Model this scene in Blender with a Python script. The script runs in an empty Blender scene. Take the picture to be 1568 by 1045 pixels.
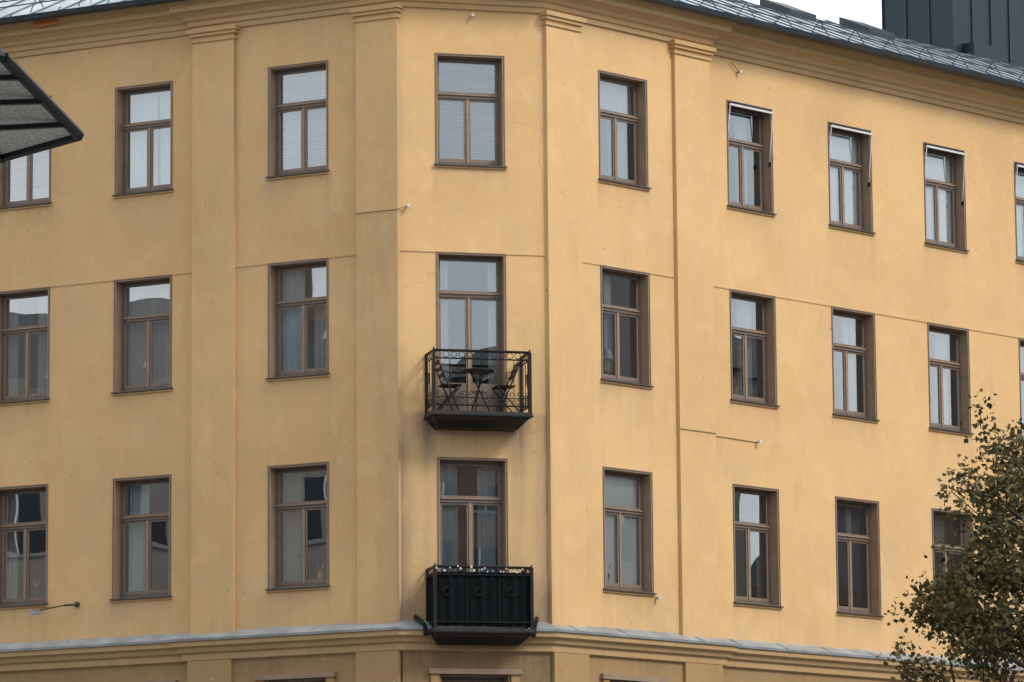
import bpy, math, random
import numpy as np
from mathutils import Vector, Matrix, noise
random.seed(7)
EYE=1.6
F=6678.7; PITCH=0.15550; ROLL=0.00836
A=np.array([-1.84186,71.03598]); tl,tc,tr=0.48048,0.24789,0.79290; WC=2.485
DL,DR=.085,.136
dc=np.array([math.cos(tc),math.sin(tc)]); B=A+WC*dc
dl=np.array([-math.cos(tl),math.sin(tl)]); nl=np.array([-math.sin(tl),-math.cos(tl)])
dr=np.array([math.cos(tr),math.sin(tr)]); nr=np.array([math.sin(tr),-math.cos(tr)])
nc=np.array([math.sin(tc),-math.cos(tc)])
PL={'LR':(A,dl,nl),'LW':(A-nl*DL,dl,nl),'C':(A,dc,nc),'RR':(B,dr,nr),'RW':(B-nr*DR,dr,nr)}
def T(pl,s,n,z):
    o,d,nn=PL[pl]; q=o+s*d+n*nn
    return Vector((q[0],q[1],z+EYE))
# ---------------------------------------------------------------- materials
def newmat(name):
    m=bpy.data.materials.new(name); m.use_nodes=True
    return m,m.node_tree.nodes,m.node_tree.links,m.node_tree.nodes['Principled BSDF']
def N(nodes,t,**k):
    n=nodes.new(t)
    for a,b in k.items(): setattr(n,a,b)
    return n
def simple(name,col,rough=.6,metal=0,noise_amt=.15,nscale=8,bump=0.0,bscale=60,spec=.5):
    m,ns,ln,b=newmat(name)
    tc_=N(ns,'ShaderNodeTexCoord'); nz=N(ns,'ShaderNodeTexNoise'); nz.inputs['Scale'].default_value=nscale; nz.inputs['Detail'].default_value=5
    ln.new(tc_.outputs['Object'],nz.inputs['Vector'])
    mx=N(ns,'ShaderNodeMix',data_type='RGBA')
    mx.inputs[6].default_value=tuple(c*(1-noise_amt*1.6) for c in col)+(1,)
    mx.inputs[7].default_value=tuple(min(1,c*(1+noise_amt*1.6)) for c in col)+(1,)
    ln.new(nz.outputs['Fac'],mx.inputs[0]); ln.new(mx.outputs[2],b.inputs['Base Color'])
    b.inputs['Roughness'].default_value=rough; b.inputs['Metallic'].default_value=metal; b.inputs['Specular IOR Level'].default_value=spec
    if bump:
        n2=N(ns,'ShaderNodeTexNoise'); n2.inputs['Scale'].default_value=bscale; n2.inputs['Detail'].default_value=4
        ln.new(tc_.outputs['Object'],n2.inputs['Vector'])
        bp=N(ns,'ShaderNodeBump'); bp.inputs['Strength'].default_value=bump; bp.inputs['Distance'].default_value=.01
        ln.new(n2.outputs['Fac'],bp.inputs['Height']); ln.new(bp.outputs['Normal'],b.inputs['Normal'])
    return m
def stucco(name,c1,c2,c3,dirt_shade_col,grey):
    m,ns,ln,b=newmat(name)
    tc_=N(ns,'ShaderNodeTexCoord')
    def nz(scale,detail=5,rough=.55,vec=None,dist=0):
        n=N(ns,'ShaderNodeTexNoise'); n.inputs['Scale'].default_value=scale; n.inputs['Detail'].default_value=detail
        n.inputs['Roughness'].default_value=rough; n.inputs['Distortion'].default_value=dist
        ln.new(vec or tc_.outputs['Object'],n.inputs['Vector']); return n.outputs['Fac']
    def ramp(f,a,b_):
        r=N(ns,'ShaderNodeMapRange'); r.inputs['From Min'].default_value=a; r.inputs['From Max'].default_value=b_; r.clamp=True
        ln.new(f,r.inputs['Value']); return r.outputs[0]
    def mul(x,y):
        mm=N(ns,'ShaderNodeMath',operation='MULTIPLY'); ln.new(x,mm.inputs[0])
        if isinstance(y,float): mm.inputs[1].default_value=y
        else: ln.new(y,mm.inputs[1])
        return mm.outputs[0]
    def mix(f,x,y,fs=1.0):
        k=N(ns,'ShaderNodeMix',data_type='RGBA')
        if fs!=1.0: f=mul(f,fs)
        ln.new(f,k.inputs[0])
        for i,v in ((6,x),(7,y)):
            if isinstance(v,tuple): k.inputs[i].default_value=v+(1,)
            else: ln.new(v,k.inputs[i])
        return k.outputs[2]
    off=lambda v:(lambda mp:(setattr(mp.inputs['Location'],'default_value',v),ln.new(tc_.outputs['Object'],mp.inputs['Vector']),mp.outputs['Vector'])[2])(N(ns,'ShaderNodeMapping'))
    col=mix(ramp(nz(.5,6,.6,dist=.5),.35,.68),c1,c2)
    col=mix(ramp(nz(1.6,7,.62,dist=.8),.5,.72),col,c3,.7)
    col=mix(ramp(nz(.9,8,.68,off((13,5,7)),.4),.50,.75),col,grey,.6)
    col=mix(ramp(nz(4.5,6,.7,off((3,9,1)),1.2),.55,.78),col,grey,.35)
    col=mix(ramp(nz(18,4,.6,off((1,2,1))),.35,.8),col,c3,.3)
    mp=N(ns,'ShaderNodeMapping'); mp.inputs['Scale'].default_value=(4,4,.5); ln.new(tc_.outputs['Object'],mp.inputs['Vector'])
    col=mix(mul(ramp(nz(1.0,5,.6,mp.outputs['Vector'],.5),.55,.85),ramp(nz(.35,2),.45,.6)),col,dirt_shade_col,.25)
    wv=N(ns,'ShaderNodeMix',data_type='RGBA'); wn=N(ns,'ShaderNodeTexNoise'); wn.inputs['Scale'].default_value=1.5; wn.inputs['Detail'].default_value=5
    ln.new(tc_.outputs['Object'],wn.inputs['Vector']); wv.inputs[0].default_value=.22; ln.new(tc_.outputs['Object'],wv.inputs[6]); ln.new(wn.outputs['Color'],wv.inputs[7])
    vo=N(ns,'ShaderNodeTexVoronoi',feature='DISTANCE_TO_EDGE'); vo.inputs['Scale'].default_value=.4; ln.new(wv.outputs[2],vo.inputs['Vector'])
    ck=N(ns,'ShaderNodeMapRange'); ck.inputs['From Min'].default_value=.0; ck.inputs['From Max'].default_value=.003; ck.inputs['To Min'].default_value=1; ck.inputs['To Max'].default_value=0
    ln.new(vo.outputs['Distance'],ck.inputs['Value'])
    col=mix(mul(ck.outputs[0],ramp(nz(.6,2,.5,off((9,1,4))),.57,.66)),col,dirt_shade_col,.35)
    at=N(ns,'ShaderNodeAttribute'); at.attribute_name='dirt_shade'
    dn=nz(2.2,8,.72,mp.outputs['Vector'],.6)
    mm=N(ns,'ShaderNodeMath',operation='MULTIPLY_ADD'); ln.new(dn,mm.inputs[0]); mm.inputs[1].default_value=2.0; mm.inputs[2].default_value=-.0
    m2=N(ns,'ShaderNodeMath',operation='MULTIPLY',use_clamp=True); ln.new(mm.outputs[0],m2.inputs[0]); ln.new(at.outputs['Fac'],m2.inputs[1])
    col=mix(m2.outputs[0],col,dirt_shade_col)
    col=mix(ramp(nz(11,2,.5),.76,.78),col,tuple(c*.35 for c in dirt_shade_col),.6)
    col=mix(ramp(nz(10,2,.5,off((31,7,3))),.765,.785),col,(.8,.7,.5),.5)
    ln.new(col,b.inputs['Base Color']); b.inputs['Roughness'].default_value=.9
    b.inputs['Specular IOR Level'].default_value=.2
    bp=N(ns,'ShaderNodeBump'); bp.inputs['Strength'].default_value=.4; bp.inputs['Distance'].default_value=.013
    ad=N(ns,'ShaderNodeMath',operation='ADD')
    ln.new(nz(55,4,.6),ad.inputs[0]); ln.new(mul(nz(1.7,3),3.0),ad.inputs[1])
    ln.new(ad.outputs[0],bp.inputs['Height']); ln.new(bp.outputs['Normal'],b.inputs['Normal'])
    return m
M={}
M['wall']=stucco('yellow_stucco',(.71,.455,.210),(.64,.395,.180),(.74,.50,.255),(.29,.205,.135),(.55,.40,.245))
M['trim']=stucco('yellow_moulding',(.59,.385,.18),(.52,.33,.155),(.61,.41,.20),(.24,.17,.105),(.46,.335,.195))
M['base']=stucco('ochre_base_render',(.42,.265,.125),(.36,.22,.10),(.44,.29,.14),(.16,.11,.065),(.33,.235,.14))
M['frame']=simple('brown_window_paint',(.135,.100,.080),.5,0,.2,12)
M['lining']=simple('brown_reveal_paint',(.29,.195,.128),.55,0,.2,6)
M['sash']=simple('sash_paint',(.20,.145,.11),.45,0,.2,12)
M['sill']=simple('sill_sheet_metal',(.075,.064,.06),.5,.4,.2,10)
M['iron']=simple('black_iron',(.009,.009,.010),.5,.1,.3,20,spec=.3)
M['slab']=simple('balcony_slab',(.03,.027,.025),.8,0,.4,6,.3)
M['cloth']=simple('black_cloth',(.006,.008,.009),1.0,0,.3,10,spec=.1)
M['zinc']=simple('zinc_flashing',(.32,.35,.365),.5,.4,.4,2.5)
M['gutter']=simple('dark_gutter',(.03,.042,.052),.45,.4,.3,4)
M['roof']=simple('sheet_metal_roof',(.46,.51,.54),.34,.6,.45,1.1)
M['seam']=simple('roof_seam',(.12,.14,.155),.5,.5,.3,3)
M['darkmetal']=simple('dark_cladding',(.014,.03,.037),.5,.3,.25,2)
M['room']=simple('room_wall',(.09,.08,.07),.9,0,.3,1)
M['white']=simple('white_plastic',(.62,.62,.6),.5,0,.1,10)
M['blind']=simple('blind_slat',(.60,.67,.68),.5,0,.05,5)
M['cable']=simple('cable',(.25,.18,.1),.7)
M['rust']=simple('orange_primer',(.55,.20,.05),.7,0,.3,8)
def curtain_mat(name,col):
    m,ns,ln,b=newmat(name)
    out=ns['Material Output']; t=N(ns,'ShaderNodeBsdfTranslucent'); t.inputs[0].default_value=col+(1,)
    b.inputs['Base Color'].default_value=col+(1,); b.inputs['Roughness'].default_value=.95
    x=N(ns,'ShaderNodeMixShader'); x.inputs[0].default_value=.2
    ln.new(b.outputs[0],x.inputs[1]); ln.new(t.outputs[0],x.inputs[2]); ln.new(x.outputs[0],out.inputs[0]); return m
M['cw']=curtain_mat('white_curtain',(.78,.79,.78)); M['cb']=curtain_mat('blue_curtain',(.46,.56,.62)); M['cg']=curtain_mat('grey_curtain',(.38,.36,.33))
M['cx']=curtain_mat('white_blind_sky_reflection',(.9,.92,.92))  # white blind; behind top right panes it imitates reflected bright sky
def glass():
    m,ns,ln,b=newmat('window_glass'); ns.remove(b); out=ns['Material Output']
    g=N(ns,'ShaderNodeBsdfGlossy'); g.inputs['Roughness'].default_value=.0; g.inputs['Color'].default_value=(.92,.97,1,1)
    t=N(ns,'ShaderNodeBsdfTransparent'); t.inputs[0].default_value=(.92,.95,.94,1)
    fr=N(ns,'ShaderNodeFresnel'); fr.inputs['IOR'].default_value=1.5
    mm=N(ns,'ShaderNodeMath',operation='MULTIPLY_ADD',use_clamp=True); mm.inputs[1].default_value=1.2; mm.inputs[2].default_value=.22
    ln.new(fr.outputs[0],mm.inputs[0])
    x=N(ns,'ShaderNodeMixShader'); ln.new(mm.outputs[0],x.inputs[0]); ln.new(t.outputs[0],x.inputs[1]); ln.new(g.outputs[0],x.inputs[2])
    tc_=N(ns,'ShaderNodeTexCoord'); nz=N(ns,'ShaderNodeTexNoise'); nz.inputs['Scale'].default_value=1.8; nz.inputs['Detail'].default_value=0
    ln.new(tc_.outputs['Object'],nz.inputs['Vector']); bp=N(ns,'ShaderNodeBump'); bp.inputs['Strength'].default_value=.07; bp.inputs['Distance'].default_value=.012
    ln.new(nz.outputs['Fac'],bp.inputs['Height']); ln.new(bp.outputs['Normal'],g.inputs['Normal'])
    ln.new(x.outputs[0],out.inputs[0]); return m
M['glass']=glass()
# ---------------------------------------------------------------- mesh builder
class MB:
    def __init__(s): s.v=[];s.f=[];s.m=[];s.mats=[];s.attr=[]
    def mi(s,k):
        if k not in s.mats: s.mats.append(k)
        return s.mats.index(k)
    def poly(s,pts,mat,attr=None):
        b=len(s.v); s.v+= [tuple(p) for p in pts]; s.f.append(list(range(b,b+len(pts)))); s.m.append(s.mi(mat)); s.attr+= attr or [0.0]*len(pts)
    def hexa(s,P,mat):
        b=len(s.v); s.v+=[tuple(p) for p in P]; s.attr+=[0.0]*8
        for q in ((0,3,2,1),(4,5,6,7),(0,1,5,4),(1,2,6,5),(2,3,7,6),(3,0,4,7)):
            s.f.append([b+i for i in q]); s.m.append(s.mi(mat))
    def box(s,pl,s0,s1,n0,n1,z0,z1,mat):
        s.hexa([T(pl,a,n,z) for z in (z0,z1) for a,n in ((s0,n0),(s1,n0),(s1,n1),(s0,n1))],mat)
    def wbox(s,x0,x1,y0,y1,z0,z1,mat):
        s.hexa([Vector((a,n,z)) for z in (z0,z1) for a,n in ((x0,y0),(x1,y0),(x1,y1),(x0,y1))],mat)
    def tube(s,p0,p1,r,mat,k=6,r1=None):
        p0=Vector(p0);p1=Vector(p1); d=(p1-p0).normalized(); r1=r if r1 is None else r1
        u=d.orthogonal().normalized(); w=d.cross(u); b=len(s.v)
        for p,rr in ((p0,r),(p1,r1)):
            for i in range(k):
                a=2*math.pi*i/k; s.v.append(tuple(p+(u*math.cos(a)+w*math.sin(a))*rr)); s.attr.append(0.0)
        for i in range(k):
            j=(i+1)%k; s.f.append([b+i,b+j,b+k+j,b+k+i]); s.m.append(s.mi(mat))
        s.f.append([b+i for i in range(k)][::-1]); s.m.append(s.mi(mat)); s.f.append([b+k+i for i in range(k)]); s.m.append(s.mi(mat))
    def path(s,pts,r,mat,k=5):
        for a,b in zip(pts,pts[1:]): s.tube(a,b,r,mat,k)
    def build(s,name,parent=None,recalc=True,smooth=False,loc=None):
        me=bpy.data.meshes.new(name); vv=s.v
        if loc is not None: vv=[(x-loc[0],y-loc[1],z-loc[2]) for x,y,z in vv]
        me.from_pydata(vv,[],s.f)
        for k in s.mats: me.materials.append(M[k])
        me.polygons.foreach_set('material_index',s.m)
        if smooth: me.polygons.foreach_set('use_smooth',[True]*len(s.f))
        if any(s.attr):
            a=me.attributes.new('dirt_shade','FLOAT','POINT'); a.data.foreach_set('value',s.attr)
        if recalc:
            import bmesh
            bm=bmesh.new(); bm.from_mesh(me); bmesh.ops.recalc_face_normals(bm,faces=bm.faces); bm.to_mesh(me); bm.free()
        o=bpy.data.objects.new(name,me); bpy.context.scene.collection.objects.link(o)
        if loc is not None: o.location=loc
        if parent: o.parent=parent
        return o
def empty(name,loc=(0,0,0)):
    e=bpy.data.objects.new(name,None); e.location=loc; bpy.context.scene.collection.objects.link(e); return e
BLD=empty('corner_apartment_building')
# ---------------------------------------------------------------- layout
ROWS=[(16.03,14.16),(12.66,10.73),(9.23,7.19)]
ROW4=(5.66,3.7)
COLS={'LR':[(1.373,2.520,'L2')],
 'LW':[(4.496,5.636,'L1'),(6.975,8.115,'L0'),(9.45,10.59,'Lm'),(11.93,13.07,'Ln'),(14.41,15.55,'Lo'),(16.9,18.04,'Lp')],
 'C':[(.625,1.795,'C')],'RR':[(1.340,2.535,'R1')],
 'RW':[(4.76,5.945,'R2'),(7.49,8.675,'R3'),(10.195,11.375,'R4'),(12.888,14.07,'R5'),(15.6,16.78,'R6'),(18.3,19.48,'R7'),(21,22.2,'R8')]}
JL,JR=3.99,4.10
EXT={'LR':(0,JL),'LW':(JL-.02,20),'C':(0,WC),'RR':(0,JR),'RW':(JR-.02,24)}
openings={p:[] for p in COLS}
for p,cs in COLS.items():
    for s0,s1,nm in cs:
        for r,(l,b) in enumerate(ROWS):
            if p=='C' and r==1: b=9.93
            if p=='C' and r==2: b=6.58
            openings[p].append((s0,s1,b,l,nm,r+1))
def nz(x,y,z=0): return noise.noise(Vector((x,y,z)))
def dirt_shade(pl,s,z):  # wall grime, plus shade painted over the left faces
    d=.0
    for s0,s1,b,l,nm,r in openings[pl]:
        if pl=='C' and r>1: continue
        if z<b and z>b-1.6:
            e=min(s-s0,s1-s); w=max(0,min(1,(e+.06)/.1))
            d+=w*.30*math.exp(-(b-z)/.24)*(.6+1.2*(nz(s*5,r*9.1,b)+.3))
            for i,q in enumerate((s0-.02,s1+.02)):
                k=.5+nz(q*3.3,b*2.1,i*5)
                d+=.30*k*math.exp(-((s-q+.03*nz(z*2,q))/.06)**2)*math.exp(-(b-z)/(.25+.35*k))
    if z<7.2: d+=.20*math.exp(-(z-6.5)/.18)*(.7+nz(s*2,4))
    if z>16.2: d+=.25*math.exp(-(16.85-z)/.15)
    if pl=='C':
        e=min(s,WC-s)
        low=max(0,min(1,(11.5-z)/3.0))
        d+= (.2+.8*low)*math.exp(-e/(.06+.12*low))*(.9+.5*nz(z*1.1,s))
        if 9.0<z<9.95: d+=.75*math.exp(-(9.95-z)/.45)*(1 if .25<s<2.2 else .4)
        if z<9.9:
            for q in (.42,.56,1.90,2.06): d+=.55*math.exp(-((s-q+.05*nz(z,q*9))/.07)**2)*math.exp(-(9.9-z)/2.0)
            d+=.06
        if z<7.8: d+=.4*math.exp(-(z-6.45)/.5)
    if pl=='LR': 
        d+=.11+.20*max(0,nz(s*.7,z*.5,3))  # even darkening paints the left face's weaker light, plus random grime
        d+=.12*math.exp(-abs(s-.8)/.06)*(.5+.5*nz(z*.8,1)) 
    if pl=='LW': d+=.09+.20*max(0,nz(s*.5,z*.5,6))  # left wing: weaker light painted in as well, with grime patches
    if pl in('RR','RW'): d+=.24*max(0,nz(s*.6,z*.5,8))-.01
    return max(0,min(1,d))
def gridwall(mb,pl,s0,s1,z0,z1,n,mat,ops=(),step=.11,dfun=dirt_shade,mul=1):
    S={round(s0,4),round(s1,4)};Z={round(z0,4),round(z1,4)}
    for o in ops: S|={round(o[0],4),round(o[1],4)}; Z|={round(o[2],4),round(o[3],4)}
    def sub(X,lo,hi):
        X=sorted(x for x in X if lo-1e-6<=x<=hi+1e-6); R=[]
        for a,b in zip(X,X[1:]):
            k=max(1,int(round((b-a)/step))); R+=[a+(b-a)*i/k for i in range(k)]
        return R+[X[-1]]
    S=sub(S,s0,s1);Z=sub(Z,z0,z1); idx={}
    def vid(i,j):
        if (i,j) not in idx:
            idx[i,j]=len(mb.v); mb.v.append(tuple(T(pl,S[i],n,Z[j]))); mb.attr.append(dfun(pl,S[i],Z[j])*mul+1e-5)
        return idx[i,j]
    k=mb.mi(mat)
    for i in range(len(S)-1):
        sc=(S[i]+S[i+1])/2
        oo=[o for o in ops if o[0]<sc<o[1]]
        for j in range(len(Z)-1):
            zc=(Z[j]+Z[j+1])/2
            if any(o[2]<zc<o[3] for o in oo): continue
            mb.f.append([vid(i,j),vid(i+1,j),vid(i+1,j+1),vid(i,j+1)]); mb.m.append(k)
walls=MB()
for p in COLS:
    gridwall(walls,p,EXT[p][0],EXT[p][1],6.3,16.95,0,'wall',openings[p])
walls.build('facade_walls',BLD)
pil=MB()
def pilaster(pl,a,b,back):
    n=.075
    def pd(p_,s,z):
        d=.02
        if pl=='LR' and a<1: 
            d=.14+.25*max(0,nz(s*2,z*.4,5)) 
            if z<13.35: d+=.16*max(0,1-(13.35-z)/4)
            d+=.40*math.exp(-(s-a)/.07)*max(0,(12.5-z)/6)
        elif pl=='LR': d=.11+.20*max(0,nz(s*2,z*.4,9))  # outer left pilaster toned down with the same painted shade
        elif a<1: d=.3*math.exp(-(s-a)/.04)*max(0,min(1,(12-z)/4))+.02
        if z<7.2: d+=.2*math.exp(-(z-6.5)/.2)
        return d
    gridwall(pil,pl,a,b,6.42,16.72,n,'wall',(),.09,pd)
    for q in (a,b): 
        pil.poly([T(pl,q,back,6.42),T(pl,q,n,6.42),T(pl,q,n,16.72),T(pl,q,back,16.72)],'wall',[.35 if pl=='LR' else .25]*4)
    pil.box(pl,a-.03,b+.03,back,n+.03,16.60,16.64,'trim')
    pil.box(pl,a-.045,b+.045,back,n+.05,16.70,16.755,'trim')
    pil.box(pl,a-.075,b+.075,back,n+.085,16.757,16.83,'trim')
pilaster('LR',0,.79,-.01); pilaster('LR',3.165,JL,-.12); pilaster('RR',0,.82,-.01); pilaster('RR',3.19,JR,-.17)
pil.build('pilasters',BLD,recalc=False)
# ---------------------------------------------------------------- sweeps
def W2(pl,s):
    o,d,n=PL[pl]; return o+s*d
def sweep(mb,pts,prof,mat,closed=False,attr=0.0,mats=None):
    segs=[(pts[i+1]-pts[i])/np.linalg.norm(pts[i+1]-pts[i]) for i in range(len(pts)-1)]
    nn=[np.array([d[1],-d[0]]) for d in segs]
    off=[]
    for i in range(len(pts)):
        if i==0: off.append(nn[0])
        elif i==len(pts)-1: off.append(nn[-1])
        else: off.append((nn[i-1]+nn[i])/(1+nn[i-1]@nn[i]))
    for i in range(len(pts)-1):
        for j in range(len(prof)-1):
            (n0,z0),(n1,z1)=prof[j],prof[j+1]
            def q(k,n,z):
                r=pts[k]+off[k]*n; return (r[0],r[1],z+EYE)
            mb.poly([q(i,n0,z0),q(i+1,n0,z0),q(i+1,n1,z1),q(i,n1,z1)],mat,[attr]*4)
base_line=[W2('LW',20),W2('LW',JL+.03),W2('LR',JL+.03),A,B,W2('RR',JR+.03),W2('RW',JR+.03),W2('RW',24)]
straight=[W2('LR',20),A,B,W2('RR',24)]
cor=MB()
sweep(cor,base_line,[(-.02,16.80),(.04,16.80),(.04,16.88),(.075,16.90),(.075,16.97),(.12,17.0),(.15,17.05),(.22,17.10),(.30,17.13),(.30,17.22),(.34,17.24),(.39,17.31),(.39,17.35),(-.1,17.35)],'trim',attr=.14)
cor.build('main_cornice',BLD,recalc=False)
sc=MB()
sweep(sc,base_line,[(.06,6.02),(.12,6.05),(.12,6.15),(.17,6.18),(.19,6.24),(.25,6.28),(.25,6.36),(.28,6.37)],'trim',attr=.35)
sweep(sc,base_line,[(.28,6.365),(.285,6.405),(.27,6.41),(.02,6.52),(-.01,6.545)],'zinc')
for pl,L in (('LW',20),('LR',JL),('RR',JR),('RW',24)):
    s=.4 if pl in('LR','RR') else 4.6
    while s<L:
        sc.hexa([T(pl,s,.29,6.375),T(pl,s+.02,.29,6.375),T(pl,s+.02,.02,6.52),T(pl,s,.02,6.52),T(pl,s,.29,6.413),T(pl,s+.02,.29,6.413),T(pl,s+.02,.02,6.535),T(pl,s,.02,6.535)],'zinc'); s+=random.choice([1.2,1.9])
sc.build('string_cornice',BLD,recalc=False)
op=MB(); op.box('LW',6.6,7.1,.392,.402,17.20,17.34,'rust'); op.build('primed_fascia_patch',BLD)
bd=MB()
def band(pl,a,b): bd.box(pl,a,b,-.01,.012,12.658,12.678,'trim')
for pl,(e0,e1) in {'LR':(.79,3.165),'LW':(JL,20),'C':(0.0,WC),'RR':(.82,3.19),'RW':(JR,24)}.items():
    c=e0
    for s0,s1,nm in COLS[pl]:
        band(pl,c,s0); c=s1
    band(pl,c,e1)
bd.build('lintel_band',BLD)
# roof
rf=MB()
sweep(rf,straight,[(.47,17.36),(-3.0,18.93),(-3.2,18.93)],'roof')
sweep(rf,straight,[(-3.2,18.93),(-3.4,18.6)],'roof')
bk=[W2('LR',20)-nl*3.4,A-(nl+nc)/(1+nl@nc)*3.4,B-(nr+nc)/(1+nr@nc)*3.4,W2('RR',24)-nr*3.4]
bb=[W2('RR',24)-nr*11,np.array([0,95.]),W2('LR',20)-nl*11]
rf.poly([(p[0],p[1],18.6+EYE) for p in bk+bb],'roof')
rf.build('metal_roof',BLD,recalc=False)
bw=MB(); ring=[W2('RW',24),bb[0],bb[1],bb[2],W2('LW',20)]
for a,b in zip(ring,ring[1:]): bw.poly([(a[0],a[1],0),(b[0],b[1],0),(b[0],b[1],18.6+EYE),(a[0],a[1],18.6+EYE)],'base')
bw.build('rear_walls',BLD,recalc=False)
seam=MB()
def roofpt(pl,s,n):
    z=17.36+(.47-n)*(18.93-17.36)/3.47
    return T(pl,s,n,z)
for pl,sgn,L,ta in (('LR',1,20,math.tan((tl+tc)/2)),('RR',1,24,math.tan((tr-tc)/2))):
    s=.3
    while s<L-.2:
        n1=max(-3.0,-s/ta)
        a=roofpt(pl,s,.47);b=roofpt(pl,s,n1)
        up=Vector((0,0,.025)); d=PL[pl][1]*.010; dd=Vector((d[0],d[1],0))
        seam.hexa([a-dd,a+dd,b+dd,b-dd,a-dd+up,a+dd+up,b+dd+up,b-dd+up],'seam'); s+=.62
seam.build('standing_seams',BLD)
gut=MB()
sweep(gut,straight,[(.40,17.36),(.42,17.29),(.48,17.26),(.55,17.29),(.57,17.37),(.55,17.375),(.47,17.365)],'gutter')
for n,h in ((-.12,.12),(-.12,.22)):
    z=17.36+(.47-n)*.4524+h
    offs=[nl,(nl+nc)/(1+nl@nc),(nr+nc)/(1+nr@nc),nr]
    P=[(q[0]+o[0]*n,q[1]+o[1]*n,z+EYE) for q,o in zip(straight,offs)]
    gut.path(P,.012,'gutter')
for pl,L in (('LR',20),('RR',24),('C',WC)):
    s=.3
    while s<L:
        a=roofpt(pl,s,-.30);b=roofpt(pl,s,-.12)+Vector((0,0,.24)); c=roofpt(pl,s,.1)
        gut.tube(a,b,.011,'gutter',4); gut.tube(b,c,.011,'gutter',4)
        gut.tube(roofpt(pl,s+.2,.47),roofpt(pl,s+.2,.36)+Vector((0,0,.07)),.012,'gutter',4)
        s+=1.0
for s in (8.9,11.2):
    P=[roofpt('RR',s,-2.2),roofpt('RR',s+.75,-2.2),roofpt('RR',s+.75,-2.95),roofpt('RR',s,-2.95)]
    gut.hexa(P+[p+Vector((0,0,.14)) for p in P],'gutter')
gut.tube(roofpt('RR',1.5,-1.7)+Vector((0,0,.1)),roofpt('RR',24,-1.7)+Vector((0,0,.1)),.012,'gutter',4)
gut.build('gutter_and_snow_guards',BLD,recalc=False)
pent=MB()
P0=15.35
pent.box('RR',P0,P0+5.6,-5.3,-3.5,18.5,22.5,'darkmetal')
for i in range(10): pent.box('RR',P0+i*.6,P0+.03+i*.6,-3.5,-3.47,18.5,22.5,'gutter')
for i in range(3): pent.box('RR',P0-.03,P0,-5.3+i*.6,-5.27+i*.6,18.5,22.5,'gutter')
pent.box('RR',P0+.3,P0+1.0,-3.6,-3.2,18.5,19.3,'darkmetal')
pent.build('clad_roof_plant_room',BLD)
# ---------------------------------------------------------------- windows
fr=MB(); gl=MB(); rm=MB(); sl=MB(); cu=MB(); bl=MB(); lp=MB()
D=.21
def curtain(pl,a,b,z0,z1,mat,n=-.36,amp=.022,wl=.09):
    k=max(4,int((b-a)/.014)); ph=random.random()*6; pts=[]
    for i in range(k+1):
        s=a+(b-a)*i/k; x=s/wl*2*math.pi
        pts.append((s,n+amp*math.sin(x+ph+1.3*math.sin(x*.31+ph))+amp*.5*math.sin(x*.43)))
    dr_=random.uniform(-.06,.06)
    for (s0,n0),(s1,n1) in zip(pts,pts[1:]):
        cu.poly([T(pl,s0+dr_*(b-a),n0,z0),T(pl,s1+dr_*(b-a),n1,z0),T(pl,s1,n1*.6+n*.4,z1),T(pl,s0,n0*.6+n*.4,z1)],mat)
def blind(pl,a,b,z0,z1,n=-.30,tilt=.55):
    z=z0
    while z<z1:
        h=.017; tt=tilt+random.uniform(-.06,.06); dz=random.uniform(-.002,.002)
        bl.poly([T(pl,a,n+h*math.cos(tt),z-h*math.sin(tt)+dz),T(pl,b,n+h*math.cos(tt),z-h*math.sin(tt)-dz),T(pl,b,n-h*math.cos(tt),z+h*math.sin(tt)),T(pl,a,n-h*math.cos(tt),z+h*math.sin(tt))],'blind'); z+=.034
def pane(pl,a,b,z0,z1,n):
    j=[random.uniform(-.003,.003) for _ in range(3)]
    gl.poly([T(pl,a,n+j[0],z0),T(pl,b,n+j[1],z0),T(pl,b,n+j[1]+j[2],z1),T(pl,a,n+j[0]+j[2],z1)],'glass')
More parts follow.
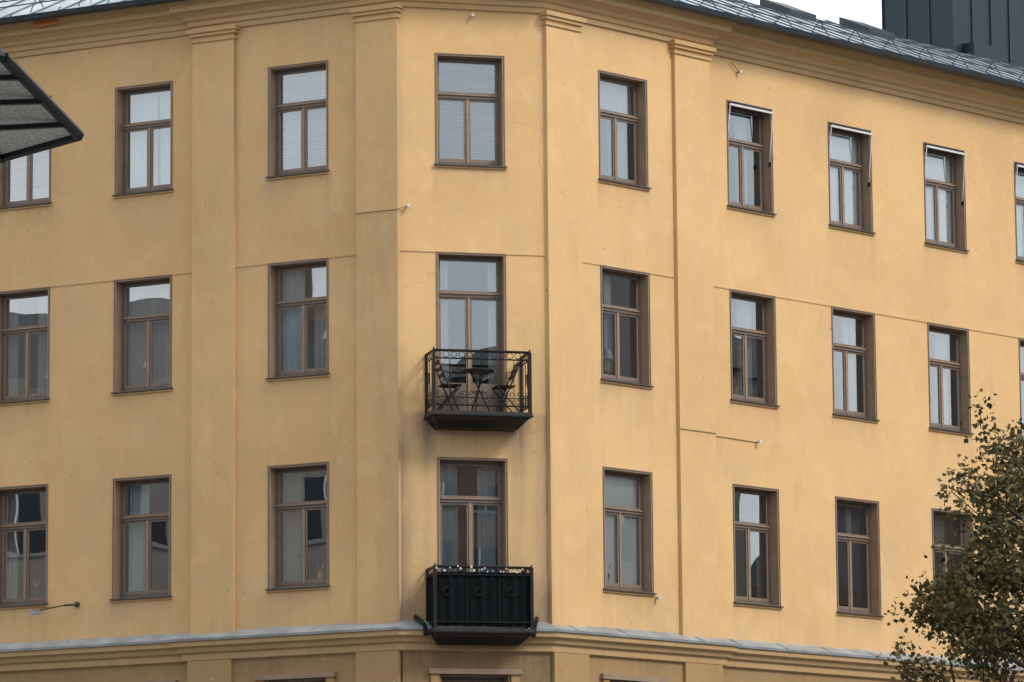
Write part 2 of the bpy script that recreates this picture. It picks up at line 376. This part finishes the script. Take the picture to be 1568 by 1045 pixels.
def window(pl,s0,s1,z0,z1,row,name):
    t=.028
    fr.box(pl,s0,s0+t,-D-.03,.006,z0,z1,'lining'); fr.box(pl,s1-t,s1,-D-.03,.006,z0,z1,'lining')
    fr.box(pl,s0+t,s1-t,-D-.03,.004,z1-t,z1,'lining')
    fr.box(pl,s0-.010,s0+.006,-.02,.014,z0,z1+.010,'frame'); fr.box(pl,s1-.006,s1+.010,-.02,.014,z0,z1+.010,'frame'); fr.box(pl,s0+.006,s1-.006,-.02,.012,z1-.008,z1+.010,'frame')
    a,b,c,d=s0+t,s1-t,z0+.03,z1-t
    n0,n1=-D-.03,-D+.03
    w=.045
    fr.box(pl,a,a+w,n0,n1,c,d,'frame'); fr.box(pl,b-w,b,n0,n1,c,d,'frame'); fr.box(pl,a+w,b-w,n0,n1,d-w,d,'frame'); fr.box(pl,a+w,b-w,n0,n1,c,c+w,'frame')
    tz=z1-.63
    fr.box(pl,a+w,b-w,n0,n1+.012,tz-.085,tz,'frame'); fr.box(pl,a+w,b-w,n1+.012,n1+.035,tz-.03,tz-.01,'lining')
    m=(a+b)/2
    fr.box(pl,m-.02,m+.02,n0,n1+.006,c+w,tz-.085,'lining')
    def sash(x0,x1,y0,y1,k=.042,bot=None):
        bot=bot or k; e0,e1=-D-.012,-D+.018
        fr.box(pl,x0,x0+k,e0,e1,y0,y1,'sash'); fr.box(pl,x1-k,x1,e0,e1,y0,y1,'sash')
        fr.box(pl,x0+k,x1-k,e0,e1,y1-k,y1,'sash'); fr.box(pl,x0+k,x1-k,e0,e1,y0,y0+bot,'sash')
        pane(pl,x0+k-.004,x1-k+.004,y0+bot-.004,y1-k+.004,-D)
    g=.003
    sash(a+w+g,b-w-g,tz+g,d-w-g,.026)
    bot=.05
    if pl=='C' and row>1: bot=.5
    sash(a+w+g,m-.02-g,c+w+g,tz-.085-g,.032,bot); sash(m+.02+g,b-w-g,c+w+g,tz-.085-g,.032,bot)
    if bot>.2: fr.box(pl,a+w+.04,b-w-.04,-D-.01,-D+.005,c+w+.03,c+w+bot,'frame')
    if not (pl=='C' and row>1):
        P=[T(pl,s0-.035,-D,z0+.035),T(pl,s1+.035,-D,z0+.035),T(pl,s1+.035,.06,z0-.012),T(pl,s0-.035,.06,z0-.012)]
        sl.hexa([p-Vector((0,0,.022)) for p in P]+P,'sill')
        sl.box(pl,s0-.03,s1+.03,.0,.03,z0-.065,z0-.036,'trim')
    R=-1.7; i0,i1,j0,j1=a,b,c,d
    rm.poly([T(pl,i0,R,j0),T(pl,i1,R,j0),T(pl,i1,R,j1),T(pl,i0,R,j1)],'room')
    for q in (i0,i1): rm.poly([T(pl,q,R,j0),T(pl,q,n0,j0),T(pl,q,n0,j1),T(pl,q,R,j1)],'room')
    for q in (j0,j1): rm.poly([T(pl,i0,R,q),T(pl,i1,R,q),T(pl,i1,n0,q),T(pl,i0,n0,q)],'room')
CFG={('L0',1):'B',('L1',1):[('cb',0,.55),('cb',.6,1)],('L2',1):'B',('C',1):'B',('R1',1):'b',('R2',1):[('cb',0.5,.8)],('R3',1):'W',('R4',1):'W',('R5',1):'W',
 ('L0',2):[('cg',.62,1),('cg',0,.2)],('L1',2):[('cg',0,1)],('L2',2):[('cb',.0,.42),('cg',.6,1)],('C',2):[('cw',.0,.2),('cw',.85,1)],('R1',2):[('cw',.35,.5),('cg',0,.2)],('R2',2):[('cb',.5,.85),('cg',.0,.14)],('R3',2):[('cw',.1,.3),('cb',.6,.95)],('R4',2):[('cw',.1,.3),('cb',.55,.85)],('R5',2):[('cb',0,.5)],
 ('L0',3):[('cg',.0,.25),('cg',.8,1)],('L1',3):[('cb',.05,.42),('cg',.85,1)],('L2',3):[('cg',0,.42),('cg',.88,1)],('C',3):[('cb',0,.33),('cb',.66,.95)],('R1',3):'W',('R2',3):[('cg',.9,1)],('R3',3):[('cg',.6,.75)],('R4',3):[('cg',.4,.7)]}
for pl in COLS:
    lefty=pl[0]=='L'
    for s0,s1,z0,z1,nm,r in openings[pl]:
        window(pl,s0,s1,z0,z1,r,nm)
        c=CFG.get((nm,r), random.choice([[('cw',0,.3),('cw',.7,1)],[('cg',0,.2)],'B',[('cb',.6,1)]]))
        a,b=s0+.06,s1-.06
        if c=='B': blind(pl,a,b,z0+.1,z1-.05)
        elif c=='b': blind(pl,a,(a+b)/2,z0+.1,z1-.72); curtain(pl,a,b,z1-.62,z1-.05,'cw',-.33,.008); curtain(pl,(a+b)/2,b,z0+.1,z1-.7,'cb',-.4)
        elif c=='W': curtain(pl,a,b,z0+.08,z1-.05,'cx',-.262,.004,.3)
        else:
            for m,x,y in c:
                if lefty: x,y=1-y,1-x
                curtain(pl,a+(b-a)*x,a+(b-a)*y,z0+.08,z1-.05,m)
def lamp(pl,s,z):
    c=T(pl,s,-.33,z); lp.tube(c,c+Vector((0,0,.17)),.10,'white',12,.045); lp.tube(c-Vector((0,0,.45)),c,.012,'white',6)
    lp.tube(c-Vector((0,0,.47)),c-Vector((0,0,.45)),.06,'white',10)
lamp('LW',7.15,11.13); lamp('LW',5.15,11.15); lamp('LR',1.56,11.35); lamp('RR',1.85,11.15)
for pl,s,z in (('RR',1.6,7.24),('RR',1.72,7.24),('LR',1.7,7.24),('RW',5.2,10.78),('RW',8.1,10.78),('RW',10.9,10.78),('LW',7.4,7.24),('RW',5.0,14.2)):
    c=T(pl,s,-.30,z+.03); h=random.uniform(.12,.22); lp.tube(c,c+Vector((0,0,h)),.04,random.choice(['white','sill','rust']),8,.055)
    for i in range(7): lp.tube(c+Vector((0,0,h)),c+Vector((random.uniform(-.09,.09),random.uniform(-.04,.04),h+random.uniform(.06,.18))),.008,'cg',4)
fr.build('window_frames',BLD); gl.build('window_panes',BLD,recalc=False); rm.build('rooms',BLD,recalc=False); sl.build('window_sills',BLD)
cu.build('curtains',BLD,recalc=False,smooth=False); bl.build('venetian_blinds',BLD,recalc=False); lp.build('sill_lamps_and_pots',BLD)
aw=MB()
for s0,s1,nm in COLS['RW']:
    z=16.03
    aw.box('RW',s0+.03,s1-.03,-.02,.035,z-.05,z-.012,'iron')
    aw.box('RW',s0+.02,s1-.02,.036,.07,z-.09,z-.055,'white')
    for q,dz in ((s0+.03,.75),(s1-.03,.95)):
        aw.tube(T('RW',q,.055,z-.08),T('RW',q,-.03,z-dz),.010,'white',6)
        aw.box('RW',q-.015,q+.015,-.05,.0,z-dz-.08,z-dz,'iron')
aw.build('window_awnings',BLD)
# ---------------------------------------------------------------- lower storeys
lo=MB(); ops4={}
for p,cs in COLS.items():
    o=[(s0,s1,ROW4[1],ROW4[0],nm,4) for s0,s1,nm in cs]+[(s0-.35,s1+.35,-1.15,2.0,nm,5) for s0,s1,nm in cs]
    ops4[p]=o
    lo_d=lambda pl,s,z: .06+.4*math.exp(-max(0,6.1-z)/.3)+.25*max(0,nz(s,z,2)) + (.35 if pl=='C' and z>4 else 0)
    gridwall(lo,p,EXT[p][0],EXT[p][1],-1.6,6.15,.065,'base',o,.25,lo_d)
for pl,a,b,k in (('LR',3.165,JL+.03,-.03),('RR',3.19,4.13,-.1),('LR',-.005,.79,.0),('RR',-.005,.82,.0)):
    lo.box(pl,a,b,k,.13,-1.6,6.04,'base')
lo.build('lower_walls',BLD,recalc=False)
lf=MB(); fr=lf; gl=MB(); rm=MB(); sl=MB()
for p,o in ops4.items():
    for s0,s1,z0,z1,nm,r in o:
        window(p,s0,s1,z0,z1,1,nm)
        if r==4:
            lf.box(p,s0-.16,s0-.02,.06,.12,z0-.1,z1+.0,'base'); lf.box(p,s1+.02,s1+.16,.06,.12,z0-.1,z1+.0,'base'); lf.box(p,s0-.2,s1+.2,.06,.15,z1+.002,z1+.09,'lining')
        lf.box(p,s0-.001,s0+.02,.0,.07,z0,z1,'base'); lf.box(p,s1-.02,s1+.001,.0,.07,z0,z1,'base')
lf.build('lower_window_frames',BLD); gl.build('lower_window_panes',BLD,recalc=False); rm.build('lower_rooms',BLD,recalc=False); sl.build('lower_sills',BLD)
# ---------------------------------------------------------------- balconies
def balcony(zf,covered,name):
    mb=MB(); a,b=.43,2.05; d=.58; pl='C'
    mb.box(pl,a-.03,b+.03,0.0,d+.04,zf-.05,zf,'slab'); mb.box(pl,a-.045,b+.045,0.0,d+.055,zf-.075,zf-.052,'iron')
    def frust(x0,x1,dd0,z0_,x2,x3,dd1,z1_,mat):
        mb.hexa([T(pl,x2,0,z1_),T(pl,x3,0,z1_),T(pl,x3,dd1,z1_),T(pl,x2,dd1,z1_),T(pl,x0,0,z0_),T(pl,x1,0,z0_),T(pl,x1,dd0,z0_),T(pl,x0,dd0,z0_)],mat)
    frust(a,b,d,zf-.077,a+.04,b-.04,d-.06,zf-.13,'slab')
    frust(a+.04,b-.04,d-.06,zf-.13,a+.14,b-.14,d-.28,zf-.24,'iron')
    H=zf+1.0
    def P(u,z):
        if u<d: return T(pl,a,u,z)
        if u<d+(b-a): return T(pl,a+(u-d),d,z)
        return T(pl,b,d-(u-d-(b-a)),z)
    U=2*d+(b-a)
    for z,r in ((H,.022),(H-.13,.012),(zf+.10,.013))+(() if covered else ((zf+.23,.008),)):
        mb.path([T(pl,a,0,z),T(pl,a,d,z),T(pl,b,d,z),T(pl,b,0,z)],r,'iron',6)
    for x in (a,b):
        mb.box(pl,x-.026,x+.026,d-.026,d+.026,zf,H,'iron'); 
        mb.tube(T(pl,x,d,H),T(pl,x,d,H+.05),.022,'iron',8,.01)
        mb.box(pl,x-.02,x+.02,.0,.03,zf,H,'iron')
    def ring(u0,z,R,r=.006,k=14,frac=1.0,st=0):
        pts=[]
        for i in range(int(k*frac)+1):
            t=st+2*math.pi*i/k; pts.append(P(min(U-1e-3,max(1e-3,u0+R*math.cos(t))),z+R*math.sin(t)))
        mb.path(pts,r,'iron',4)
    n=int(round((b-a)/.14))
    for seg0,seg1,k in ((0,d,4),(d,d+b-a,n),(d+b-a,U,4)):
        for j in range(k+1):
            uu=seg0+(seg1-seg0)*j/k; uu=min(max(uu,.001),U-.001)
            if j%2==0 or k==4: mb.tube(P(uu,zf+.10),P(uu,H-.13),.008,'iron',4)
            if j<k:
                um=seg0+(seg1-seg0)*(j+.5)/k
                ring(um,H-.065,.05,.007,10)
                if j%4==1:
                    ring(um,zf+.60,.062,.009)
                if covered: continue
                if j%4==1:
                    ring(um,zf+.60,.03,.006,8); ring(um,zf+.48,.045,.007,12,.7,0)
                ring(um,zf+.165,.045,.006,10)
                for kk in (0,1):
                    ring(um+(.03 if kk else -.03),zf+.30,.03,.006,10,.7,math.pi*(.2 if kk else .9))
    if covered:
        k=90; L=[]
        for i in range(k+1):
            uu=.01+(U-.02)*i/k; nn=.022+.014*math.sin(i*1.1)+.008*math.sin(i*.37)
            if uu<d: p0=(a+nn,uu)
            elif uu<d+b-a: p0=(a+uu-d,d-nn)
            else: p0=(b-nn,d-(uu-d-(b-a)))
            L.append(p0)
        for (x0,y0),(x1,y1) in zip(L,L[1:]):
            mb.poly([T(pl,x0,y0,zf+.03),T(pl,x1,y1,zf+.03),T(pl,x1,y1,H-.08),T(pl,x0,y0,H-.08)],'cloth')
        for i in range(36):
            uu=d+(b-a)*(i+.5)/36; c=P(uu,H-.02+random.uniform(-.06,.03)); r=random.uniform(.008,.02)
            if random.random()<.5: mb.tube(c-Vector((0,.02,r)),c+Vector((0,-.02,r)),r,'white',6)
    return mb.build(name,BLD)
balcony(9.93,False,'upper_balcony'); balcony(6.37,True,'lower_balcony')
zf=9.93
def furn(name,fn,s,n):
    mb=MB(); fn(mb); o=mb.build(name,None,loc=tuple(T('C',s,n,zf)));  return o
def table(mb):
    c=lambda ds,dn,z: T('C',1.25+ds,.30+dn,zf+z)
    mb.tube(c(0,0,.70),c(0,0,.725),.26,'iron',24)
    for i in range(3):
        t=i*2.1; mb.tube(c(.2*math.cos(t),.2*math.sin(t),.01),c(-.14*math.cos(t),-.14*math.sin(t),.70),.013,'iron')
    mb.path([c(.1*math.cos(i*.6),.1*math.sin(i*.6),.36) for i in range(12)],.007,'iron')
def chair(sc,dirn):
    def f(mb):
        c=lambda ds,dn,z: T('C',sc+ds*dirn,.30+dn,zf+z)
        for y in (-.17,.17):
            mb.tube(c(-.20,y,.86),c(.16,y,.0),.013,'iron'); mb.tube(c(.20,y,.45),c(-.20,y,.0),.013,'iron'); mb.tube(c(-.05,y,.45),c(.20,y,.45),.011,'iron')
        for i in range(6):
            x=-.12+i*.055; mb.hexa([c(x,-.18,.45),c(x+.04,-.18,.45),c(x+.04,.18,.45),c(x,.18,.45),c(x,-.18,.465),c(x+.04,-.18,.465),c(x+.04,.18,.465),c(x,.18,.465)],'iron')
        for z,x in ((.82,-.185),(.72,-.143),(.62,-.10)):
            mb.hexa([c(x,-.18,z-.03),c(x+.015,-.18,z-.03),c(x+.015,.18,z-.03),c(x,.18,z-.03),c(x,-.18,z+.03),c(x+.015,-.18,z+.03),c(x+.015,.18,z+.03),c(x,.18,z+.03)],'iron')
        mb.tube(c(-.20,-.17,.0),c(-.20,.17,0),.01,'iron'); mb.tube(c(.16,-.17,.0),c(.16,.17,0),.01,'iron')
    return f
furn('bistro_table',table,1.25,.3); furn('folding_chair',chair(.72,1),.72,.3); furn('folding_chair.001',chair(1.72,-1),1.72,.3)
# ---------------------------------------------------------------- small fittings
ft=MB()
def insul(pl,s,z,n=0):
    ft.tube(T(pl,s,n,z),T(pl,s,n+.07,z),.014,'iron',6); ft.box(pl,s-.024,s+.024,n+.05,n+.10,z-.024,z+.024,'white')
insul('C',.13,13.42); insul('C',1.25,16.70); insul('RW',5.40,10.02); insul('RW',5.05,16.58); insul('RR',2.6,7.1)
ft.tube(T('LR',.79,.085,13.35),T('LR',.0,.085,13.35),.007,'cable',5); ft.tube(T('LR',-.0,.085,13.35),T('C',.13,.03,13.42),.007,'cable',5)
ft.tube(T('RR',3.19,.085,10.04),T('RR',4.1,.085,10.04),.007,'cable',5); ft.tube(T('RW',4.1,.012,10.04),T('RW',5.4,.012,10.02),.007,'cable',5)
ft.tube(T('RW',5.05,.05,16.58),T('RW',4.85,.05,16.72),.008,'cable',5)
ft.tube(T('LW',6.35,0,7.13),T('LW',6.45,.25,7.1),.02,'sill',6); ft.tube(T('LW',6.45,.25,7.1),T('LW',7.1,.3,7.02),.012,'sill',6); ft.box('LW',6.9,7.1,.26,.34,6.97,7.03,'zinc')
ft.tube(T('LW',6.35,0,7.13),T('LW',6.35,.03,7.13),.05,'sill',8)
for s,q in ((.24,1),(2.25,-1)):
    ft.path([T('C',s-.02*q,.03,6.60),T('C',s+.03*q,.2,6.52),T('C',s+.08*q,.29,6.44),T('C',s+.10*q,.30,6.26)],.035,'iron',8)
ft.build('wall_fittings',BLD)
# ---------------------------------------------------------------- ground, road, pavement
M['asphalt']=simple('asphalt',(.05,.05,.052),.9,0,.2,3,.4,40); M['paving']=simple('paving',(.24,.23,.22),.85,0,.2,2,.3,20); M['earth']=simple('ground_surface',(.12,.115,.105),.95,0,.3,.5)
M['kerb']=simple('kerb_stone',(.30,.29,.28),.8); M['line']=simple('road_paint',(.75,.75,.72),.7)
g=MB(); g.poly([(-1500,-1500,0),(1500,-1500,0),(1500,1500,0),(-1500,1500,0)],'earth'); g.build('ground',recalc=False)
def strip(pts,n0,n1,z,mat,side=False):
    mb=MB(); prof=[(n0,z-EYE),(n1,z-EYE)]
    if side: prof=[(n0,z-EYE),(n1-.15,z-EYE)]; 
    sweep(mb,pts,prof,mat)
    if side: sweep(mb,pts,[(n1-.15,z-EYE+.003),(n1,z-EYE+.003),(n1,-EYE)],'kerb')
    return mb
ext=[W2('LR',60),A,B,W2('RR',60)]
strip(ext,0.0,3.5,.125,'paving',True).build('pavement',recalc=False)
strip(ext,3.5,12.5,.004,'asphalt').build('road',recalc=False)
mk=MB()
for pl,L in (('LR',55),('RR',55)):
    s=1
    while s<L:
        mk.poly([T(pl,s,7.95,.009-EYE),T(pl,s+2,7.95,.009-EYE),T(pl,s+2,8.07,.009-EYE),T(pl,s,8.07,.009-EYE)],'line'); s+=5
mk.build('road_markings',recalc=False)
sq=MB(); sq.wbox(-40,36,-12,50,0,.12,'paving'); sq.build('square_paving')
# ---------------------------------------------------------------- unseen opposite buildings, added and sized to shape the window reflections
M['opw']=simple('opposite_render',(.30,.27,.23),.9,0,.15,.6); M['opw2']=simple('opposite_brick',(.22,.15,.115),.9,0,.2,.8); M['opg']=simple('opposite_glass',(.03,.035,.04),.15); M['opr']=simple('opposite_roof',(.07,.065,.065),.6)
def opp(cx,cy,w,dp,h,ang,wall,gables=0):
    e=empty('opposite_reflection_building',(cx,cy,0)); e.rotation_euler=(0,0,ang)
    mb=MB(); mb.wbox(-w/2,w/2,0,dp,0,h,wall)
    rh=3.2
    mb.poly([(-w/2-.3,-.3,h),(w/2+.3,-.3,h),(w/2-2,dp*.5,h+rh),(-w/2+2,dp*.5,h+rh)],'opr'); mb.poly([(-w/2-.3,dp+.3,h),(w/2+.3,dp+.3,h),(w/2-2,dp*.5,h+rh),(-w/2+2,dp*.5,h+rh)],'opr')
    mb.poly([(-w/2-.3,-.3,h),(-w/2-.3,dp+.3,h),(-w/2+2,dp*.5,h+rh)],'opr'); mb.poly([(w/2+.3,-.3,h),(w/2+.3,dp+.3,h),(w/2-2,dp*.5,h+rh)],'opr')
    mb.wbox(-w/2-.3,w/2+.3,-.3,-.002,h-.5,h-.003,wall)
    for i in range(gables):
        x=-w/2+w*(i+.5)/gables
        mb.wbox(x-1.6,x+1.6,.2,4,h,h+2.2,wall); mb.poly([(x-1.9,.1,h+2.2),(x+1.9,.1,h+2.2),(x,.1,h+3.9)],wall)
        mb.poly([(x-1.9,.1,h+2.2),(x,.1,h+3.9),(x,5,h+3.9),(x-1.9,5,h+2.2)],'opr'); mb.poly([(x+1.9,.1,h+2.2),(x,.1,h+3.9),(x,5,h+3.9),(x+1.9,5,h+2.2)],'opr')
        mb.wbox(x+3,x+3.8,dp*.4,dp*.4+.8,h,h+rh+1.6,'opw2')
    z=1.2
    while z<h-2:
        x=-w/2+1.2
        while x<w/2-1.5:
            mb.wbox(x,x+1.3,-.02,.0,z,z+1.9,'opg'); mb.wbox(x-.1,x+1.4,-.06,-.003,z-.12,z-.002,'kerb'); mb.wbox(x+.62,x+.68,-.05,-.021,z,z+1.9,'line')
            x+=2.8
        z+=3.3
    mb.build('walls_windows_and_roof',e)
opp(-6,-14,26,12,22.5,math.pi,'opw',3); opp(22,-12,26,12,19.5,math.pi,'opw2',2); opp(-36,-12,30,12,21,math.pi,'opw',2)
opp(51,-12,30,12,24.5,math.pi,'opw2',4)
opp(-40,46,44,12,18.8,math.radians(125),'opw',3)
opp(52,62,34,12,20.5,math.radians(-90),'opw',2)
opp(54,97,34,12,14.0,math.radians(-90),'opw2',3)
# ---------------------------------------------------------------- tree
M['bark']=simple('bark',(.05,.038,.03),.9,0,.3,10,.4)
def leafmat():
    m,ns,ln,b=newmat('leaves'); at=N(ns,'ShaderNodeAttribute'); at.attribute_name='dirt_shade'  # shared attribute, here the per-leaf tint
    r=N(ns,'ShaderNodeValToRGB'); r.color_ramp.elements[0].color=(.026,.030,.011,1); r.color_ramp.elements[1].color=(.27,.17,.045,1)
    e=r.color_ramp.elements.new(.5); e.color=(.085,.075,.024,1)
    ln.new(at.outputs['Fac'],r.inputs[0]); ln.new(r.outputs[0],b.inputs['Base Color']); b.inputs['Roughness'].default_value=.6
    t=N(ns,'ShaderNodeBsdfTranslucent'); ln.new(r.outputs[0],t.inputs[0]); x=N(ns,'ShaderNodeMixShader'); x.inputs[0].default_value=.3
    ln.new(b.outputs[0],x.inputs[1]); ln.new(t.outputs[0],x.inputs[2]); ln.new(x.outputs[0],ns['Material Output'].inputs[0]); return m
M['leaf']=leafmat()
TREE=empty('street_tree',(8.08,64,0))
rnd=random.Random(11); wood=MB(); leaves=MB()
def inside(p,k=1.0):
    q=Vector(((p.x-.15)/2.5,p.y/2.2,(p.z-7.15)/3.5)); r=q.length
    if r<1e-4: return True
    qn=q/r
    return r<k*(.94+.34*noise.noise(qn*2.8+Vector((4.1,0,2))))
def leaf(c,sz,tint):
    d=Vector((rnd.gauss(0,1),rnd.gauss(0,1),rnd.gauss(0,.6)-.3)).normalized(); u=d.orthogonal().normalized(); u.rotate(Matrix.Rotation(rnd.random()*6.28,3,d)) 
    w=sz*.45; n=d.cross(u)
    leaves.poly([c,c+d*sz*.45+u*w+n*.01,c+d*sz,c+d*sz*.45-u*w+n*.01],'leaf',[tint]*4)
tips=[]
def branch(p,d,L,r,lev):
    n=4; pts=[p]
    for i in range(n):
        d=(d+Vector((rnd.gauss(0,.13),rnd.gauss(0,.13),rnd.gauss(0,.08)+.03))).normalized(); q=pts[-1]+d*L/n
        if lev>0 and not inside(q,.98): break
        wood.tube(pts[-1],q,r*(1-.17*i),'bark',6 if lev<2 else 4,r*(1-.17*(i+1))); pts.append(q)
        if lev>=2: tips.append(q)
    if lev<4 and len(pts)>2:
        k=3 if lev<3 else 2
        for i in range(k+(1 if lev==1 else 0)):
            t=rnd.randint(2,len(pts)-1); a=rnd.random()*6.28
            u=d.orthogonal().normalized(); u.rotate(Matrix.Rotation(a,3,d))
            nd=(d*.75+u*rnd.uniform(.5,.9)+Vector((0,0,.08))).normalized()
            branch(pts[t],nd,L*rnd.uniform(.58,.78),r*.5,lev+1)
wood.tube((0,0,0),(0.05,0,1.8),.17,'bark',10,.14); wood.tube((.05,0,1.8),(.0,.05,3.6),.14,'bark',10,.12); wood.tube((0,.05,3.6),(.05,.05,7.4),.12,'bark',8,.06)
branch(Vector((.05,.05,7.4)),Vector((-.1,0,1)),2.6,.06,1)
branch(Vector((.05,.05,7.0)),Vector((-.35,0,1)),2.6,.05,1)
for i in range(15):
    a=i*2.4+.4; z=4.2+i*.24
    branch(Vector((.03,.05,z)),Vector((math.cos(a),math.sin(a),.75)).normalized(),2.5-.06*i,.05,1)
T0=list(tips)
for i in range(820):
    p=Vector((.15+rnd.uniform(-2.8,2.8),rnd.uniform(-2.4,2.4),rnd.uniform(3.8,11)))
    if not inside(p,1.0) or noise.noise(p*1.1+Vector((7,3,1)))<-.13: continue
    q=min(T0,key=lambda t:(t-p).length_squared)
    if (q-p).length>1.4: continue
    if (q-p).length>.05: wood.tube(q,p,.010,'bark',3,.004)
    tips.append(p)
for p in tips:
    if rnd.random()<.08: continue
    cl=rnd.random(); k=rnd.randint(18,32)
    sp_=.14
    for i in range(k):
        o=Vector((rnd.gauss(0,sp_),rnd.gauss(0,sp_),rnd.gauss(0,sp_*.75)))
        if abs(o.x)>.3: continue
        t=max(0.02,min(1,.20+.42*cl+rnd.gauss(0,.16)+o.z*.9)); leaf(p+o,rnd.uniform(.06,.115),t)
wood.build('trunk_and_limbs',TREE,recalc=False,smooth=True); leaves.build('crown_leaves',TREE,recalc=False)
# ---------------------------------------------------------------- street lamp
LAMP=empty('street_lamp',(-1.87,12,0))
cp,sp=math.cos(PITCH),math.sin(PITCH)
lm=MB()
M['mesh']=simple('perforated_diffuser',(.38,.38,.36),.6,0,.55,110)
M['lid']=simple('lamp_lid',(.45,.47,.48),.4,.3,.1,5)
tip=Vector((.66,.00,4.075)); top=Vector((.50,-.45,4.20)); tb=Vector((.08,-.62,4.24)); lb=Vector((.42,.22,4.06)); bl_=Vector((-.10,.40,4.03))
tb2=Vector((-.35,-.5,4.22)); bb2=Vector((-.5,.2,4.05))
loop=[tip,top,tb,tb2,bb2,bl_,lb]
for a,b in zip(loop,loop[1:]+loop[:1]): lm.tube(a,b,.016,'iron',8)
cen=sum(loop,Vector())/len(loop)
lm.poly([cen+(p-cen)*.97 for p in loop],'mesh')
up=Vector((0,0,.035))
lid=[cen+(p-cen)*.97+up for p in loop]
for a,b,c,d in zip(loop,loop[1:]+loop[:1],lid[1:]+lid[:1],lid): lm.poly([a,b,c,d],'iron')
apex=cen+Vector((0,0,.12))
for a,b in zip(lid,lid[1:]+lid[:1]): lm.poly([a,b,apex],'lid')
for t in (.2,.5,.8):
    p=top.lerp(tip,t)-Vector((0,0,.012)); q=tb2.lerp(bb2,t)-Vector((0,0,.012)); lm.tube(p,q,.009,'iron',5)
lm.tube(tb-Vector((0,0,.012)),lb-Vector((0,0,.012)),.009,'iron',5)
lm.tube((0,0,4.2),(0,0,3.9),.05,'iron',12,.06); lm.tube((0,0,0),(0,0,1.0),.075,'iron',12,.065); lm.tube((0,0,1.0),(0,0,3.9),.05,'iron',12,.04)
lm.build('lamp_head_and_pole',LAMP,recalc=False)
# ---------------------------------------------------------------- light
SE=math.radians(42); sx,sy=.85,-.50; h=math.hypot(sx,sy); sx/=h; sy/=h
w=bpy.data.worlds.new('World'); bpy.context.scene.world=w; w.use_nodes=True
ns,ln=w.node_tree.nodes,w.node_tree.links; bg=ns['Background']
sk=ns.new('ShaderNodeTexSky'); sk.sky_type='NISHITA'; sk.sun_disc=False; sk.sun_elevation=SE; sk.sun_rotation=math.atan2(sx,sy); sk.air_density=1.0; sk.dust_density=2.0
ln.new(sk.outputs[0],bg.inputs[0]); bg.inputs[1].default_value=.14
b2=ns.new('ShaderNodeBackground'); b2.inputs[1].default_value=1.66
tc2=ns.new('ShaderNodeTexCoord'); mp=ns.new('ShaderNodeMapping'); mp.inputs['Scale'].default_value=(1,1,3); ln.new(tc2.outputs['Generated'],mp.inputs[0])
n1=ns.new('ShaderNodeTexNoise'); n1.inputs['Scale'].default_value=2.4; n1.inputs['Detail'].default_value=7; ln.new(mp.outputs[0],n1.inputs['Vector'])
cr=ns.new('ShaderNodeValToRGB'); cr.color_ramp.elements[0].position=.3; cr.color_ramp.elements[0].color=(.54,.61,.68,1); cr.color_ramp.elements[1].position=.65; cr.color_ramp.elements[1].color=(.97,.985,1,1)
ln.new(n1.outputs['Fac'],cr.inputs[0]); ln.new(cr.outputs[0],b2.inputs[0])
mr=ns.new('ShaderNodeMapRange'); mr.inputs['From Min'].default_value=.3; mr.inputs['From Max'].default_value=.55; mr.inputs['To Min'].default_value=.55; mr.inputs['To Max'].default_value=.95
ln.new(n1.outputs['Fac'],mr.inputs[0])
ms=ns.new('ShaderNodeMixShader'); ln.new(mr.outputs[0],ms.inputs[0]); ln.new(bg.outputs[0],ms.inputs[1]); ln.new(b2.outputs[0],ms.inputs[2]); ln.new(ms.outputs[0],ns['World Output'].inputs[0])
sd=bpy.data.lights.new('sun','SUN'); sd.energy=2.2; sd.angle=math.radians(14); sd.color=(1,.965,.91)
so=bpy.data.objects.new('sun',sd); bpy.context.scene.collection.objects.link(so)
dirv=Vector((sx*math.cos(SE),sy*math.cos(SE),math.sin(SE))); so.rotation_euler=(-dirv).to_track_quat('-Z','Y').to_euler(); so.location=(40,20,50)
# ---------------------------------------------------------------- camera
cd=bpy.data.cameras.new('camera'); cam=bpy.data.objects.new('camera',cd); bpy.context.scene.collection.objects.link(cam)
cd.sensor_width=36; cd.lens=F/1568*36; cd.clip_end=5000; cd.clip_start=.1
right=Vector((1,0,0)); upv=Vector((0,-sp,cp)); fw=Vector((0,cp,sp)); c,s=math.cos(ROLL),math.sin(ROLL)
r2=right*c-upv*s; u2=right*s+upv*c
cam.matrix_world=Matrix((( r2.x,u2.x,-fw.x,0),(r2.y,u2.y,-fw.y,0),(r2.z,u2.z,-fw.z,EYE),(0,0,0,1)))
bpy.context.scene.camera=cam
vs=bpy.context.scene.view_settings; vs.view_transform='Standard'; vs.look='None'; vs.exposure=0
